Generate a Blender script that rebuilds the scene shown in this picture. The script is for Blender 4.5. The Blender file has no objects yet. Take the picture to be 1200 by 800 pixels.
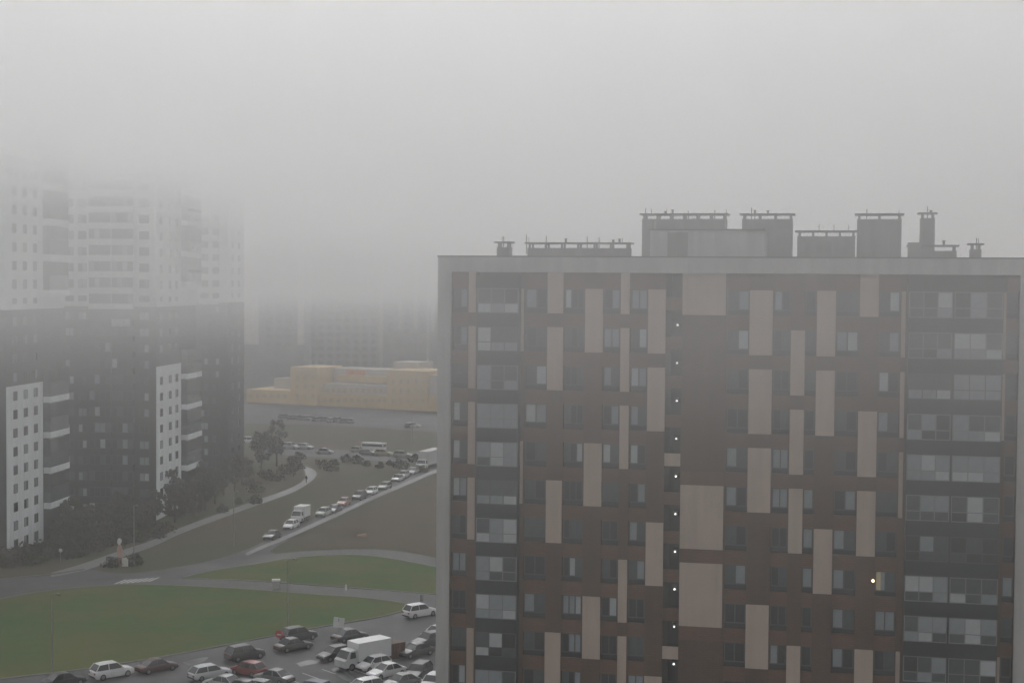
import bpy, bmesh, math, random
from mathutils import Vector, Matrix
R = math.radians
random.seed(7)
C = bpy.context.scene.collection
sc = bpy.context.scene

# ------------------------------------------------------------------ camera
HC = 43.0            # eye height above the ground, m
F = 1800.0           # focal length in pixels of the 1200 px wide photograph
PITCH, ROLL = math.atan(67 / F), R(0.43)
fw = Vector((0, math.cos(PITCH), -math.sin(PITCH)))
r0 = Vector((1, 0, 0)); u0 = Vector((0, math.sin(PITCH), math.cos(PITCH)))
rt = r0 * math.cos(ROLL) + u0 * math.sin(ROLL)
up = -r0 * math.sin(ROLL) + u0 * math.cos(ROLL)
cam_d = bpy.data.cameras.new('camera'); cam = bpy.data.objects.new('camera', cam_d); C.objects.link(cam)
cam.matrix_world = Matrix(((rt.x, up.x, -fw.x, 0), (rt.y, up.y, -fw.y, 0), (rt.z, up.z, -fw.z, HC), (0, 0, 0, 1)))
cam_d.sensor_width = 36; cam_d.lens = 36 * F / 1200; cam_d.clip_start = 0.5; cam_d.clip_end = 6000
sc.camera = cam

# ------------------------------------------------------------------ sky, sun, exposure
SUN_EL, SUN_AZ = R(32), R(-8)
w = bpy.data.worlds.new('World'); sc.world = w; w.use_nodes = True
nt = w.node_tree; bg = nt.nodes['Background']
sky = nt.nodes.new('ShaderNodeTexSky'); sky.sky_type = 'NISHITA'; sky.sun_disc = False
sky.sun_elevation = SUN_EL; sky.sun_rotation = SUN_AZ; sky.air_density = 1.0; sky.dust_density = 6.0
hs = nt.nodes.new('ShaderNodeHueSaturation'); hs.inputs['Saturation'].default_value = 0.04
tint = nt.nodes.new('ShaderNodeMix'); tint.data_type = 'RGBA'; tint.blend_type = 'MULTIPLY'
tint.inputs['Factor'].default_value = 1; tint.inputs[7].default_value = (0.985, 0.98, 0.992, 1)
nt.links.new(sky.outputs[0], hs.inputs['Color']); nt.links.new(hs.outputs[0], tint.inputs[6])
nt.links.new(tint.outputs[2], bg.inputs[0]); bg.inputs[1].default_value = 0.12
sd = bpy.data.lights.new('sun', 'SUN'); sd.energy = 0.5; sd.angle = R(25); sd.color = (1, 0.97, 0.93)
so = bpy.data.objects.new('sun', sd); C.objects.link(so)
sdir = Vector((math.sin(SUN_AZ) * math.cos(SUN_EL), math.cos(SUN_AZ) * math.cos(SUN_EL), math.sin(SUN_EL)))
so.rotation_euler = sdir.to_track_quat('Z', 'Y').to_euler(); so.location = (0, 0, 200)
sc.view_settings.view_transform = 'Standard'; sc.view_settings.look = 'None'
sc.view_settings.exposure = 1.47; sc.view_settings.gamma = 1
cy = sc.cycles
cy.use_denoising = True
cy.max_bounces = 8; cy.diffuse_bounces = 2; cy.glossy_bounces = 2; cy.volume_bounces = 6
cy.transparent_max_bounces = 8; cy.sample_clamp_indirect = 8; cy.use_adaptive_sampling = True; cy.adaptive_threshold = 0.02

# ------------------------------------------------------------------ helpers
def ray(u, v): return fw + rt * ((u - 600) / F) + up * ((400 - v) / F)
def G(u, v, z=0.0):
    d = ray(u, v); t = (z - HC) / d.z
    return Vector((d.x * t, d.y * t, z))
def P(u, v, D):
    d = ray(u, v); return Vector((0, 0, HC)) + d * (D / d.y)

MATS = {}
def mat(name, col, rough=0.85, var=0.12, scale=0.6, bump=0.0, spec=0.3, metal=0.0, col2=None, emit=None, coords='Object', brick=None, streak=0.0):
    if name in MATS: return MATS[name]
    m = bpy.data.materials.new(name); m.use_nodes = True; t = m.node_tree; b = t.nodes['Principled BSDF']
    b.inputs['Roughness'].default_value = rough; b.inputs['Metallic'].default_value = metal
    b.inputs['Specular IOR Level'].default_value = spec
    tc = t.nodes.new('ShaderNodeTexCoord'); n = t.nodes.new('ShaderNodeTexNoise')
    n.inputs['Scale'].default_value = scale; n.inputs['Detail'].default_value = 6; n.inputs['Roughness'].default_value = 0.6
    src = tc.outputs['Object']
    t.links.new(src, n.inputs['Vector'])
    rp = t.nodes.new('ShaderNodeValToRGB'); e = rp.color_ramp.elements
    e[0].position = 0.3; e[1].position = 0.7
    c2 = col2 or tuple(min(1, c * (1 + var)) for c in col); c1 = col if col2 else tuple(c * (1 - var) for c in col)
    e[0].color = (*c1, 1); e[1].color = (*c2, 1)
    t.links.new(n.outputs[0], rp.inputs[0]); out = rp.outputs[0]
    if scale < .11: n.inputs['Detail'].default_value = 12; n.inputs['Roughness'].default_value = 0.72; e[0].position = .4; e[1].position = .6
    if streak:   # rain streaks: noise stretched along z
        mp = t.nodes.new('ShaderNodeMapping'); mp.inputs['Scale'].default_value = (1.6, 1.6, 0.12)
        n2 = t.nodes.new('ShaderNodeTexNoise'); n2.inputs['Scale'].default_value = 1.0; n2.inputs['Detail'].default_value = 5
        t.links.new(src, mp.inputs[0]); t.links.new(mp.outputs[0], n2.inputs[0])
        mr = t.nodes.new('ShaderNodeMapRange'); mr.inputs[1].default_value = 0.35; mr.inputs[2].default_value = 0.65
        mr.inputs[3].default_value = 1 - streak; mr.inputs[4].default_value = 1 + streak * 0.4
        t.links.new(n2.outputs[0], mr.inputs[0])
        mx = t.nodes.new('ShaderNodeMix'); mx.data_type = 'RGBA'; mx.blend_type = 'MULTIPLY'; mx.inputs['Factor'].default_value = 1
        t.links.new(out, mx.inputs[6]); t.links.new(mr.outputs[0], mx.inputs[7]); out = mx.outputs[2]
    if brick:
        br = t.nodes.new('ShaderNodeTexBrick'); br.inputs['Scale'].default_value = 1
        br.inputs['Brick Width'].default_value = brick[0]; br.inputs['Row Height'].default_value = brick[1]
        br.inputs['Mortar Size'].default_value = brick[2]; br.inputs['Color1'].default_value = (1, 1, 1, 1)
        br.inputs['Color2'].default_value = (0.86, 0.84, 0.82, 1); br.inputs['Mortar'].default_value = (0.7, 0.7, 0.7, 1)
        mp = t.nodes.new('ShaderNodeMapping'); mp.inputs['Rotation'].default_value = (R(90), 0, 0)
        t.links.new(src, mp.inputs[0]); t.links.new(mp.outputs[0], br.inputs[0])
        mx = t.nodes.new('ShaderNodeMix'); mx.data_type = 'RGBA'; mx.blend_type = 'MULTIPLY'; mx.inputs['Factor'].default_value = 1
        t.links.new(out, mx.inputs[6]); t.links.new(br.outputs[0], mx.inputs[7]); out = mx.outputs[2]
    t.links.new(out, b.inputs['Base Color'])
    if bump:
        bp = t.nodes.new('ShaderNodeBump'); bp.inputs['Strength'].default_value = bump; bp.inputs['Distance'].default_value = 0.1
        n3 = t.nodes.new('ShaderNodeTexNoise'); n3.inputs['Scale'].default_value = scale * 6; t.links.new(src, n3.inputs[0])
        t.links.new(n3.outputs[0], bp.inputs['Height']); t.links.new(bp.outputs[0], b.inputs['Normal'])
    if emit: b.inputs['Emission Color'].default_value = (*emit[0], 1); b.inputs['Emission Strength'].default_value = emit[1]
    MATS[name] = m; return m

M_FRAME = mat('pale_render', (0.45, 0.445, 0.445), 0.9, 0.06, 0.3, streak=0.14)
M_BEIGE = mat('beige_panel', (0.46, 0.372, 0.315), 0.85, 0.05, 0.5, streak=0.08)
M_BRICK = mat('brown_brick', (0.112, 0.064, 0.042), 0.9, 0.16, 0.35, brick=(0.5, 0.16, 0.02), streak=0.12)
M_SPAN = mat('spandrel_brick', (0.148, 0.079, 0.050), 0.9, 0.2, 0.3, brick=(0.5, 0.16, 0.02), streak=0.1)
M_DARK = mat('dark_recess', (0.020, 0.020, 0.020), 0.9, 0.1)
M_SLAB = mat('dark_metal_panel', (0.013, 0.016, 0.024), 0.6, 0.15, 0.5, streak=0.1)
M_GLASS = mat('window_glass', (0.028, 0.032, 0.036), 0.08, 0.3, 0.8, spec=0.5)
M_GLASS2 = mat('window_glass_dim', (0.075, 0.086, 0.095), 0.12, 0.3, 0.9, spec=0.5)
M_CURT = mat('curtained_glass', (0.26, 0.29, 0.32), 0.2, 0.15, 1.2, spec=0.5)
M_CURT2 = mat('blind_glass', (0.42, 0.45, 0.47), 0.25, 0.1, 1.2, spec=0.5)
M_WIN = mat('window_frame_grey', (0.07, 0.07, 0.074), 0.5, 0.05)
M_WINW = mat('window_frame_white', (0.19, 0.195, 0.20), 0.5, 0.05)
M_WARM = mat('lit_pane', (0.3, 0.26, 0.18), 0.3, 0.1, emit=((1, 0.8, 0.45), 0.035))
M_LAMP = mat('lamp_lens', (0.9, 0.9, 0.9), 0.4, 0, emit=((1, 0.98, 0.92), 0.8))
M_ROOF = mat('roof_felt', (0.09, 0.09, 0.09), 0.95, 0.2, 0.4)
M_VENT = mat('vent_brick', (0.25, 0.245, 0.24), 0.9, 0.15, 0.5, streak=0.15)
M_CAP = mat('cap_sheet', (0.13, 0.13, 0.13), 0.6, 0.1)
M_ASPH = mat('wet_asphalt', (0.064, 0.063, 0.067), 0.7, 0.3, 0.09, 0.1, spec=0.25)
M_ASPH2 = mat('old_asphalt', (0.075, 0.073, 0.075), 0.75, 0.2, 0.15, 0.1)
M_PATH = mat('paving', (0.15, 0.147, 0.147), 0.6, 0.12, 0.2)
M_KERB = mat('kerb_stone', (0.13, 0.128, 0.125), 0.8, 0.1, 0.5)
M_PAINT = mat('road_paint', (0.5, 0.5, 0.49), 0.7, 0.15, 1.5)
M_LAWN = mat('lawn_grass', (0.028, 0.068, 0.006), 0.95, 0.25, 0.075, 0.4, col2=(0.070, 0.074, 0.012))
M_DRY = mat('dry_grass', (0.062, 0.038, 0.022), 0.95, 0.25, 0.06, 0.4, col2=(0.055, 0.046, 0.022))
M_GROUND = mat('rough_grass', (0.036, 0.045, 0.016), 0.95, 0.25, 0.03, 0.3, col2=(0.062, 0.046, 0.026))
M_BARK = mat('bark', (0.06, 0.05, 0.04), 0.95, 0.2, 2)
M_LEAF = [mat('leaves_dark', (0.030, 0.036, 0.022), 0.9, 0.3, 0.7), mat('leaves_olive', (0.045, 0.047, 0.022), 0.9, 0.3, 0.7), mat('leaves_rust', (0.062, 0.048, 0.028), 0.9, 0.3, 0.7)]
M_POLE = mat('galvanised_pole', (0.20, 0.20, 0.20), 0.5, 0.1, metal=0.2)

class MB:
    def __init__(s): s.v = []; s.f = []
    def box(s, x0, x1, y0, y1, z0, z1):
        n = len(s.v)
        s.v += [(x0, y0, z0), (x1, y0, z0), (x1, y1, z0), (x0, y1, z0), (x0, y0, z1), (x1, y0, z1), (x1, y1, z1), (x0, y1, z1)]
        s.f += [tuple(n + i for i in q) for q in ((0, 3, 2, 1), (4, 5, 6, 7), (0, 1, 5, 4), (1, 2, 6, 5), (2, 3, 7, 6), (3, 0, 4, 7))]
        return s
    def tube(s, pts, rad, k=8):
        pts = [Vector(p) for p in pts]; rr = rad if isinstance(rad, (list, tuple)) else [rad] * len(pts); n = len(s.v)
        for i, p in enumerate(pts):
            d = (pts[min(i + 1, len(pts) - 1)] - pts[max(i - 1, 0)]).normalized()
            a = d.orthogonal().normalized() if abs(d.z) < 0.9 else Vector((1, 0, 0)); a = (a - d * a.dot(d)).normalized(); b = d.cross(a)
            for j in range(k):
                t = 2 * math.pi * j / k; s.v.append(tuple(p + (a * math.cos(t) + b * math.sin(t)) * rr[i]))
        for i in range(len(pts) - 1):
            for j in range(k):
                s.f.append((n + i * k + j, n + i * k + (j + 1) % k, n + (i + 1) * k + (j + 1) % k, n + (i + 1) * k + j))
        s.f.append(tuple(n + j for j in reversed(range(k)))); s.f.append(tuple(n + (len(pts) - 1) * k + j for j in range(k)))
        return s
    def loft(s, rings):
        n = len(s.v); k = len(rings[0])
        for r_ in rings: s.v += [tuple(p) for p in r_]
        for i in range(len(rings) - 1):
            for j in range(k):
                s.f.append((n + i * k + j, n + i * k + (j + 1) % k, n + (i + 1) * k + (j + 1) % k, n + (i + 1) * k + j))
        s.f.append(tuple(n + j for j in reversed(range(k)))); s.f.append(tuple(n + (len(rings) - 1) * k + j for j in range(k)))
        return s
    def mesh(s, name, m, smooth=False):
        me = bpy.data.meshes.new(name); me.from_pydata(s.v, [], s.f); me.validate()
        bm = bmesh.new(); bm.from_mesh(me); bmesh.ops.recalc_face_normals(bm, faces=bm.faces); bm.to_mesh(me); bm.free()
        me.materials.append(m)
        if smooth: me.polygons.foreach_set('use_smooth', [True] * len(me.polygons))
        return me
    def build(s, name, m, parent=None, loc=None, rz=0, smooth=False):
        return put(name, s.mesh(name, m, smooth), parent, loc, rz)

def put(name, me, parent=None, loc=None, rz=0):
    o = bpy.data.objects.new(name, me); C.objects.link(o)
    if loc is not None: o.location = loc
    if rz: o.rotation_euler = (0, 0, rz)
    if parent: o.parent = parent
    return o
def tag(o, label=None, cat=None, group=None, kind=None):
    for k, v in (('label', label), ('category', cat), ('group', group), ('kind', kind)):
        if v: o[k] = v
    return o
def empty(name, loc, rz=0, label=None, cat=None, group=None):
    o = bpy.data.objects.new(name, None); C.objects.link(o); o.location = loc; o.rotation_euler = (0, 0, rz)
    return tag(o, label, cat, group)
def copy_tree(o, parent=None):
    c = o.copy(); C.objects.link(c); c.parent = parent
    for ch in list(o.children): copy_tree(ch, c)
    return c

def dens(u_pts, step=6):
    """Smooth a list of picture points with Catmull-Rom."""
    out = []
    n = len(u_pts)
    for i in range(n - 1):
        p0, p1, p2, p3 = u_pts[max(i - 1, 0)], u_pts[i], u_pts[i + 1], u_pts[min(i + 2, n - 1)]
        for k in range(4):
            t = k / 4
            out.append(tuple(0.5 * (2 * p1[a] + (p2[a] - p0[a]) * t + (2 * p0[a] - 5 * p1[a] + 4 * p2[a] - p3[a]) * t * t + (3 * p1[a] - p0[a] - 3 * p2[a] + p3[a]) * t ** 3) for a in (0, 1)))
    out.append(u_pts[-1]); return out
def sheet(name, pts, z, m, label=None, kind='structure'):
    """A thin raised slab with the outline given as ground points."""
    bm = bmesh.new(); vs = [bm.verts.new((p.x, p.y, z)) for p in pts]
    f = bm.faces.new(vs)
    bmesh.ops.triangulate(bm, faces=[f]); bmesh.ops.recalc_face_normals(bm, faces=bm.faces)
    if sum(f.normal.z for f in bm.faces) < 0: bmesh.ops.reverse_faces(bm, faces=bm.faces)
    me = bpy.data.meshes.new(name); bm.to_mesh(me); bm.free(); me.materials.append(m)
    return tag(put(name, me), kind=kind)
def band(name, a, b, z, m):
    """A strip between two picture-measured edges."""
    return sheet(name, [G(*p) for p in dens(a)] + [G(*p) for p in reversed(dens(b))], z, m)
def kerb(pts, name='kerb', wdt=0.35, h=0.14, m=None):
    ps = [G(*p) for p in dens(pts)]; mb = MB(); rings = []
    for i, p in enumerate(ps):
        d = (ps[min(i + 1, len(ps) - 1)] - ps[max(i - 1, 0)]).normalized(); n = Vector((-d.y, d.x, 0)) * wdt / 2
        rings.append([(p - n), (p + n), (p + n + Vector((0, 0, h))), (p - n + Vector((0, 0, h)))])
    mb.loft(rings); return tag(mb.build(name, m or M_KERB), kind='structure')

# ------------------------------------------------------------------ ground, roads, lawns
tag(MB().box(-1400, 1400, -300, 1900, -0.5, 0).build('ground', M_GROUND), kind='structure')
lawn_lo = [(-60, 805), (0, 796), (100, 784), (200, 768), (300, 749), (380, 734), (440, 724), (470, 716.5), (480, 709)]
lawn_up = [(-60, 712), (0, 702), (60, 692), (140, 685.5), (200, 686), (280, 690), (360, 696), (430, 701), (480, 708)]
band('lawn', lawn_lo, lawn_up, 0.13, M_LAWN)
lens_up = [(214, 677), (250, 668.5), (300, 661), (330, 655.5), (370, 651.5), (420, 650.5), (460, 655), (512, 665), (560, 676), (620, 694)]
lens_lo = [(214, 677.5), (300, 681), (400, 688), (480, 694), (540, 699), (620, 706)]
band('lawn', lens_lo, lens_up, 0.13, M_LAWN)
lot = [G(*p) for p in dens(lawn_lo)] + [G(u, v) for u, v in ((492, 707), (540, 704), (640, 712))]
lot += [Vector((30, 200, 0)), Vector((30, 110, 0)), Vector((-100, 110, 0)), Vector((-100, 150, 0))]
sheet('parking_lot', lot, 0.02, M_ASPH)
band('road', [(-60, 713), (0, 703), (60, 693), (140, 686.5), (214, 678), (250, 669.5), (300, 662), (340, 655)],
     [(-60, 690), (0, 679), (60, 673), (100, 667), (150, 672), (220, 662), (260, 653), (300, 640)], 0.024, M_ASPH)
band('road', [(292, 664), (320, 643), (345, 629), (400, 604), (440, 585), (480, 568), (530, 547), (600, 519)],
     [(280, 649), (305, 636), (330, 623), (390, 598), (430, 580), (475, 561), (525, 539), (600, 511)], 0.028, M_ASPH)
band('driveway', [(262, 668), (300, 662), (330, 656), (370, 652), (420, 651), (460, 655.5), (512, 665.5), (560, 676), (660, 700)],
     [(300, 651), (330, 648), (360, 645.5), (400, 643.5), (450, 644), (490, 649), (512, 654), (560, 665), (660, 688)], 0.032, M_ASPH2)
band('driveway', [(140, 686), (200, 686.5), (280, 690.5), (360, 696.5), (430, 701.5), (480, 708.5), (560, 716)],
     [(140, 682), (214, 677.5), (300, 681), (400, 688), (480, 694), (540, 699), (560, 701)], 0.036, M_ASPH2)
band('pavement', [(290, 652), (312, 642), (345, 628.5), (400, 603.5), (440, 584.5), (480, 567.5), (530, 546.5), (600, 518)],
     [(287, 649), (308, 639.5), (342, 625), (397, 600), (437, 581.5), (477, 564.5), (527, 544), (600, 515.5)], 0.16, M_PATH)
band('footpath', [(60, 676), (100, 668), (140, 654), (180, 640), (215, 624), (290, 596), (340, 578), (362, 566), (371, 556), (366, 549), (352, 545)],
     [(60, 671), (98, 660), (135, 647), (175, 634), (212, 618), (286, 591), (335, 574), (354, 564), (358, 556), (356, 550), (348, 547)], 0.04, M_PATH)
band('verge', [(350, 641), (400, 613), (440, 593), (512, 561), (560, 541), (640, 510)],
     [(350, 643), (400, 642.5), (450, 643), (490, 648), (560, 664), (640, 684)], 0.05, M_DRY)
for k in range(7):
    a = G(133 + k * 6.5, 684.2 - k * .45); d = G(139, 683.8) - G(133, 684.2)
    sheet('crossing_stripe', [a, a + d * .55, a + d * .55 + Vector((.8, 3.2, 0)), a + Vector((.8, 3.2, 0))], 0.045, M_PAINT)
for i in range(13):
    a = G(150, 845) + Vector((math.cos(R(41)) * i * 2.6, math.sin(R(41)) * i * 2.6, 0)); n = Vector((-math.sin(R(41)), math.cos(R(41)), 0))
    t_ = Vector((math.cos(R(41)), math.sin(R(41)), 0)) * .12
    sheet('bay_line', [a, a + t_, a + t_ + n * 5, a + n * 5], 0.03, M_PAINT)
kerb(lawn_lo[:-1]); kerb(lawn_up); kerb(lens_up[:-1]); kerb(lens_lo[:-1])
kerb([(-60, 690), (0, 679), (60, 673), (98, 667)])
M_PUD = mat('puddle_water', (0.03, 0.032, 0.035), 0.3, 0.1, 0.5, spec=0.6)
for pts in (((347, 777), (362, 773), (372, 774), (384, 772), (380, 776), (366, 778), (352, 781)), ((388, 784), (396, 782), (410, 790), (416, 796), (408, 798), (396, 792)), ((214, 776), (232, 771), (244, 770), (238, 775), (222, 780))):
    sheet('puddle', [G(*q) for q in dens(list(pts))], 0.034, M_PUD)
# far service road with parked cars, far parking strip, gravel patch
band('far_road', [(280, 496), (400, 499), (520, 507), (700, 520)], [(280, 473), (400, 476), (520, 486), (700, 498)], 0.03, M_ASPH)
band('service_road', [(300, 531), (400, 537), (520, 545), (640, 552)], [(300, 524), (400, 527), (520, 531), (640, 537)], 0.03, M_ASPH2)
None and sheet('gravel', [G(u, v) for u, v in ((400, 556), (405, 546), (430, 541), (455, 543), (450, 550), (425, 556))], 0.05, M_PATH)
# ------------------------------------------------------------------ windows shared by all buildings
WC = {}
def window_mesh(kind, w_, h_, n, rows=1, fr=0.07, split=0.36):
    key = (kind, round(w_, 2), round(h_, 2), n, rows)
    if key in WC: return WC[key]
    mb = MB(); t = fr
    mb.box(0, w_, 0, 0.08, 0, t); mb.box(0, w_, 0, 0.08, h_ - t, h_)
    mb.box(0, t, 0.002, 0.078, t, h_ - t); mb.box(w_ - t, w_, 0.002, 0.078, t, h_ - t)
    cw = (w_ - t) / n
    for i in range(1, n): mb.box(i * cw, i * cw + t, 0.004, 0.076, t, h_ - t)
    if rows == 2: mb.box(t, w_ - t, 0.006, 0.074, h_ * split, h_ * split + t)
    fm = mb.mesh('frame', M_WINW if kind == 'white' else M_WIN)
    panes = []
    zs = [(t, h_ - t)] if rows == 1 else [(t, h_ * split), (h_ * split + t, h_ - t)]
    for (za, zb) in zs:
        for i in range(n):
            panes.append((i * cw + t, i * cw + cw, za, zb))
    WC[key] = (fm, panes); return WC[key]
PC = {}
def pane_mesh(w_, h_, m):
    key = (round(w_, 2), round(h_, 2), m.name)
    if key not in PC: PC[key] = MB().box(0, w_, 0, 0.02, 0, h_).mesh('pane', m)
    return PC[key]
def window(parent, x, y, z, w_, h_, n, rows=1, bright=0.25, rz=0, kind='grey', mats=None, name='window', sub=True, fr=0.07):
    fm, panes = window_mesh(kind, w_, h_, n, rows, fr)
    o = put(name, fm, parent, (x, y, z), rz)
    for i, (a, b, c, d) in enumerate(panes):
        if mats: m = mats[i % len(mats)]
        else:
            q = random.random()
            m = M_CURT2 if q < bright * .25 else M_CURT if q < bright else M_GLASS2 if q < bright + .3 else M_GLASS
        put('pane', pane_mesh(b - a, d - c, m), o, (a, 0.03, c))
    return o

# ------------------------------------------------------------------ main apartment building
PF = P(768, 400, 114.35); TH = R(-12.05)
bx = Vector((math.cos(TH), math.sin(TH), 0)); by = Vector((-bx.y, bx.x, 0))
def onplane(u, v, off=0.0):
    d = ray(u, v); o = PF + by * off; t = (o - Vector((0, 0, HC))).dot(by) / d.dot(by)
    p = Vector((0, 0, HC)) + d * t; return p
x_org = (onplane(513, 560) - PF).dot(bx)
ORG = PF + bx * x_org; ORG.z = 0
def fx(u, v=560, off=0.0): return (onplane(u, v, off) - ORG).dot(bx)
def fz(u, v, off=0.0): return onplane(u, v, off).z
bld = empty('apartment_building', ORG, TH, 'brown brick apartment block with scattered beige panels and pale frame, nearest the camera', 'building')
H = 2.9
ZB1 = fz(768, 414)                    # bottom of the window zone of storey 1
zb = lambda k: ZB1 - H * (k - 1); ZH = 1.86
zt = lambda k: zb(k) + ZH
NST = 0
while zb(NST) > 0.6: NST += 1
ZP1, ZP0 = fz(792, 302), fz(792, 320)  # parapet top and underside
W_ALL = fx(1206)
LEFT, RIGHT = fx(528), fx(1191)
print('main', W_ALL, 'parapet', ZP1, 'storeys', NST, 'zb0', zb(0))
windows = [(529.5, 547, 2), (614, 640, 2), (659.5, 683, 3), (705, 725, 2), (737, 757, 2), (850, 876, 2), (904, 924, 2), (941, 954, 1), (977, 1004, 2), (1027, 1052, 2), (1176, 1190, 1)]
balc = [(558, 606, 3), (1062, 1172, 6)]
recess = (778, 797)
# wall: core set back, piers between openings, spandrel bands
opens = sorted([(fx(a), fx(b)) for a, b, _ in windows] + [(fx(a), fx(b)) for a, b, _ in balc] + [(fx(recess[0]), fx(recess[1]))])
pier = MB(); px = LEFT
for a, b in opens:
    if a > px + 0.02: pier.box(px, a, 0, 0.4, 0, ZP0)
    px = b
if px < RIGHT: pier.box(px, RIGHT, 0, 0.4, 0, ZP0)
pier.build('brick_pier_wall', M_BRICK, bld)
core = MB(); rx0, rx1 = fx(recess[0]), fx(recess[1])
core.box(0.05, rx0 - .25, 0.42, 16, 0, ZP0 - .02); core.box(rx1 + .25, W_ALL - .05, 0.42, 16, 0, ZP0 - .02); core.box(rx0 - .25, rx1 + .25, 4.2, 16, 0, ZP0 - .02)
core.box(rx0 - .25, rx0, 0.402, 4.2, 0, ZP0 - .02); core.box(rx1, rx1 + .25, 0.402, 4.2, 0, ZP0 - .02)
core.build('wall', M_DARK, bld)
fr = MB()
fr.box(0, LEFT, -0.32, 0.41, 0, ZP0); fr.box(RIGHT, W_ALL, -0.32, 0.41, 0, ZP0)
fr.box(0, W_ALL, -0.32, 0.6, ZP0, ZP1); fr.box(0, .6, .6, 16, ZP0, ZP1); fr.box(W_ALL - .6, W_ALL, .6, 16, ZP0, ZP1); fr.box(.6, W_ALL - .6, 15.4, 16, ZP0, ZP1)
fr.build('pale_frame', M_FRAME, bld)
MB().box(-.05, W_ALL + .05, -.38, .66, ZP1, ZP1 + .1).build('parapet_capping', M_CAP, bld)
MB().box(.6, W_ALL - .6, .6, 15.4, ZP0 - .015, ZP0 + .3).build('roof', M_ROOF, bld)
for a, b, n in windows:
    xa, xb = fx(a), fx(b); wd = xb - xa
    for k in range(NST):
        lo = zb(k)
        if n > 1 or a < 900: window(bld, xa + .02, .17, lo + .36, wd - .04, ZH - .36, n, 1, 0.28, fr=.09)
        else: window(bld, xa + .02, .17, lo + .36, wd - .04, ZH - .36, n, 1, 0.3, fr=.09)
        put('infill_panel', WC.setdefault(('inf', a), MB().box(0, wd - .04, 0, .1, 0, .34).mesh('infill_panel', M_SLAB)), bld, (xa + .02, .2, lo + .01))
        top = ZP0 if k == 0 else zb(k - 1)
        put('spandrel', WC.setdefault(('sp', a, k == 0), MB().box(0, wd, 0, .36, 0, top - zt(k)).mesh('spandrel', M_SPAN)), bld, (xa, .03, zt(k)))
# beige panels
cols = [((640, 658.5), (-1, 1, 5, 9)), ((684, 705), (0, 4, 8)), ((725.5, 736), (-1, 1, 3, 7, 9)), ((757.5, 778), (0, 2, 6, 10)),
        ((797.5, 848), (-1, 5, 7)), ((876, 903), (0, 2, 4, 8)), ((924.5, 941), (1, 3, 5, 9)), ((954.5, 976.5), (0, 2, 6)), ((1004.5, 1026.5), (-1, 3, 5, 9)),
        ((548, 556.5), (-1, 1, 3, 5, 9)), ((607, 612.5), (0, 4)), ((1053, 1058), (0, 2, 4, 9)), ((1172.5, 1175.5), (0, 2, 9))]
for (a, b), ks in cols:
    xa, xb = fx(a), fx(b)
    for k in ks:
        z1 = ZP0 if k == -1 else zt(k); z0 = zb(0) if k == -1 else zb(k + 1)
        MB().box(xa, xb, -.05, .002, z0, z1 - (.01 if k == -1 else 0)).build('facade_panel', M_BEIGE, bld)
    for k in (11, 13):
        if zb(k + 1) > 0 and k - 1 not in ks: MB().box(xa, xb, -.05, .002, zb(k + 1), zt(k)).build('facade_panel', M_BEIGE, bld)
# spandrel-brick bands between storeys on the wide pier
for k in range(1, NST): MB().box(fx(797.5), fx(848), -.02, .001, zb(k) - (zb(k) - zt(k + 1)) , zb(k) - .02).build('brick_band', M_SPAN, bld) if k in (4, 6, 8, 0) else None
# recessed loggia column with a ceiling lamp on every storey
zpb4, zl4 = fz(787, 546), fz(792.5, 558, 3.3)
for k in range(0, NST + 1):
    zp = zpb4 - 2.9 * (k - 4); zl = zl4 - 2.9 * (k - 4)
    if zp < .5: continue
    if zp + .95 < ZP0:
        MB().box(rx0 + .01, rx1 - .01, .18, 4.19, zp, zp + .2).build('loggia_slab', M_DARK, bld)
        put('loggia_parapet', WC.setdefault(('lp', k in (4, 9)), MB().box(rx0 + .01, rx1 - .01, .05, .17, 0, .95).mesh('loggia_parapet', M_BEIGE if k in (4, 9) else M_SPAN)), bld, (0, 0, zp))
    lampx = fx(792.5, 500, 3.3)
    MB().tube([(lampx, 3.3, zl), (lampx, 3.42, zl)], .075, 10).build('wall_lamp', M_LAMP, bld)
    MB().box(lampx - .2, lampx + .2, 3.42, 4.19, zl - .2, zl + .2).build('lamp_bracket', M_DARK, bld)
# glazed balconies
for (a, b, n) in balc:
    xa, xb = fx(a, 560, -1.1), fx(b, 560, -1.1); wd = xb - xa; dp = 1.1
    for k in range(NST):
        lo = zb(k); top = ZP0 - .02 if k == 0 else zb(k - 1)
        if n == 3: segs = [(xa, xb, 3)]
        else:
            m_ = fx(1114, 560, -1.1); segs = [(xa, m_ - .06, 3), (m_ + .06, xb, 3)]
        base = MB(); h0 = zt(k + 1) + .05 if k + 1 < NST else 0
        base.box(xa, xb, -dp, .42, lo - (H - ZH) , lo); bl = base.build('balcony', M_SLAB, bld)
        if n == 6: MB().box(segs[0][1], segs[1][0], -dp - .03, -.0, lo, zt(k)).build('partition', M_SLAB, bl)
        for (s0, s1, nn) in segs:
            br = {3: .72, 6: .62}[n]
            g = window(bl, s0, -dp + .02, lo, s1 - s0, ZH, nn, 2, br if (k + n) % 3 else br * .75, kind='white' if (k + n) % 4 else 'grey', name='balcony_glazing', fr=.07)
    MB().box(xa - .1, xb + .25, -dp - .12, .0, zt(0), zt(0) + .95).build('balcony_canopy', M_DARK, bld)
    MB().box(xa + .02, xa + .1, -dp + .1, .3, .5, zt(0)).box(xb - .1, xb - .02, -dp + .1, .3, .5, zt(0)).build('balcony_side_wall', M_SLAB, bld)
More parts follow.
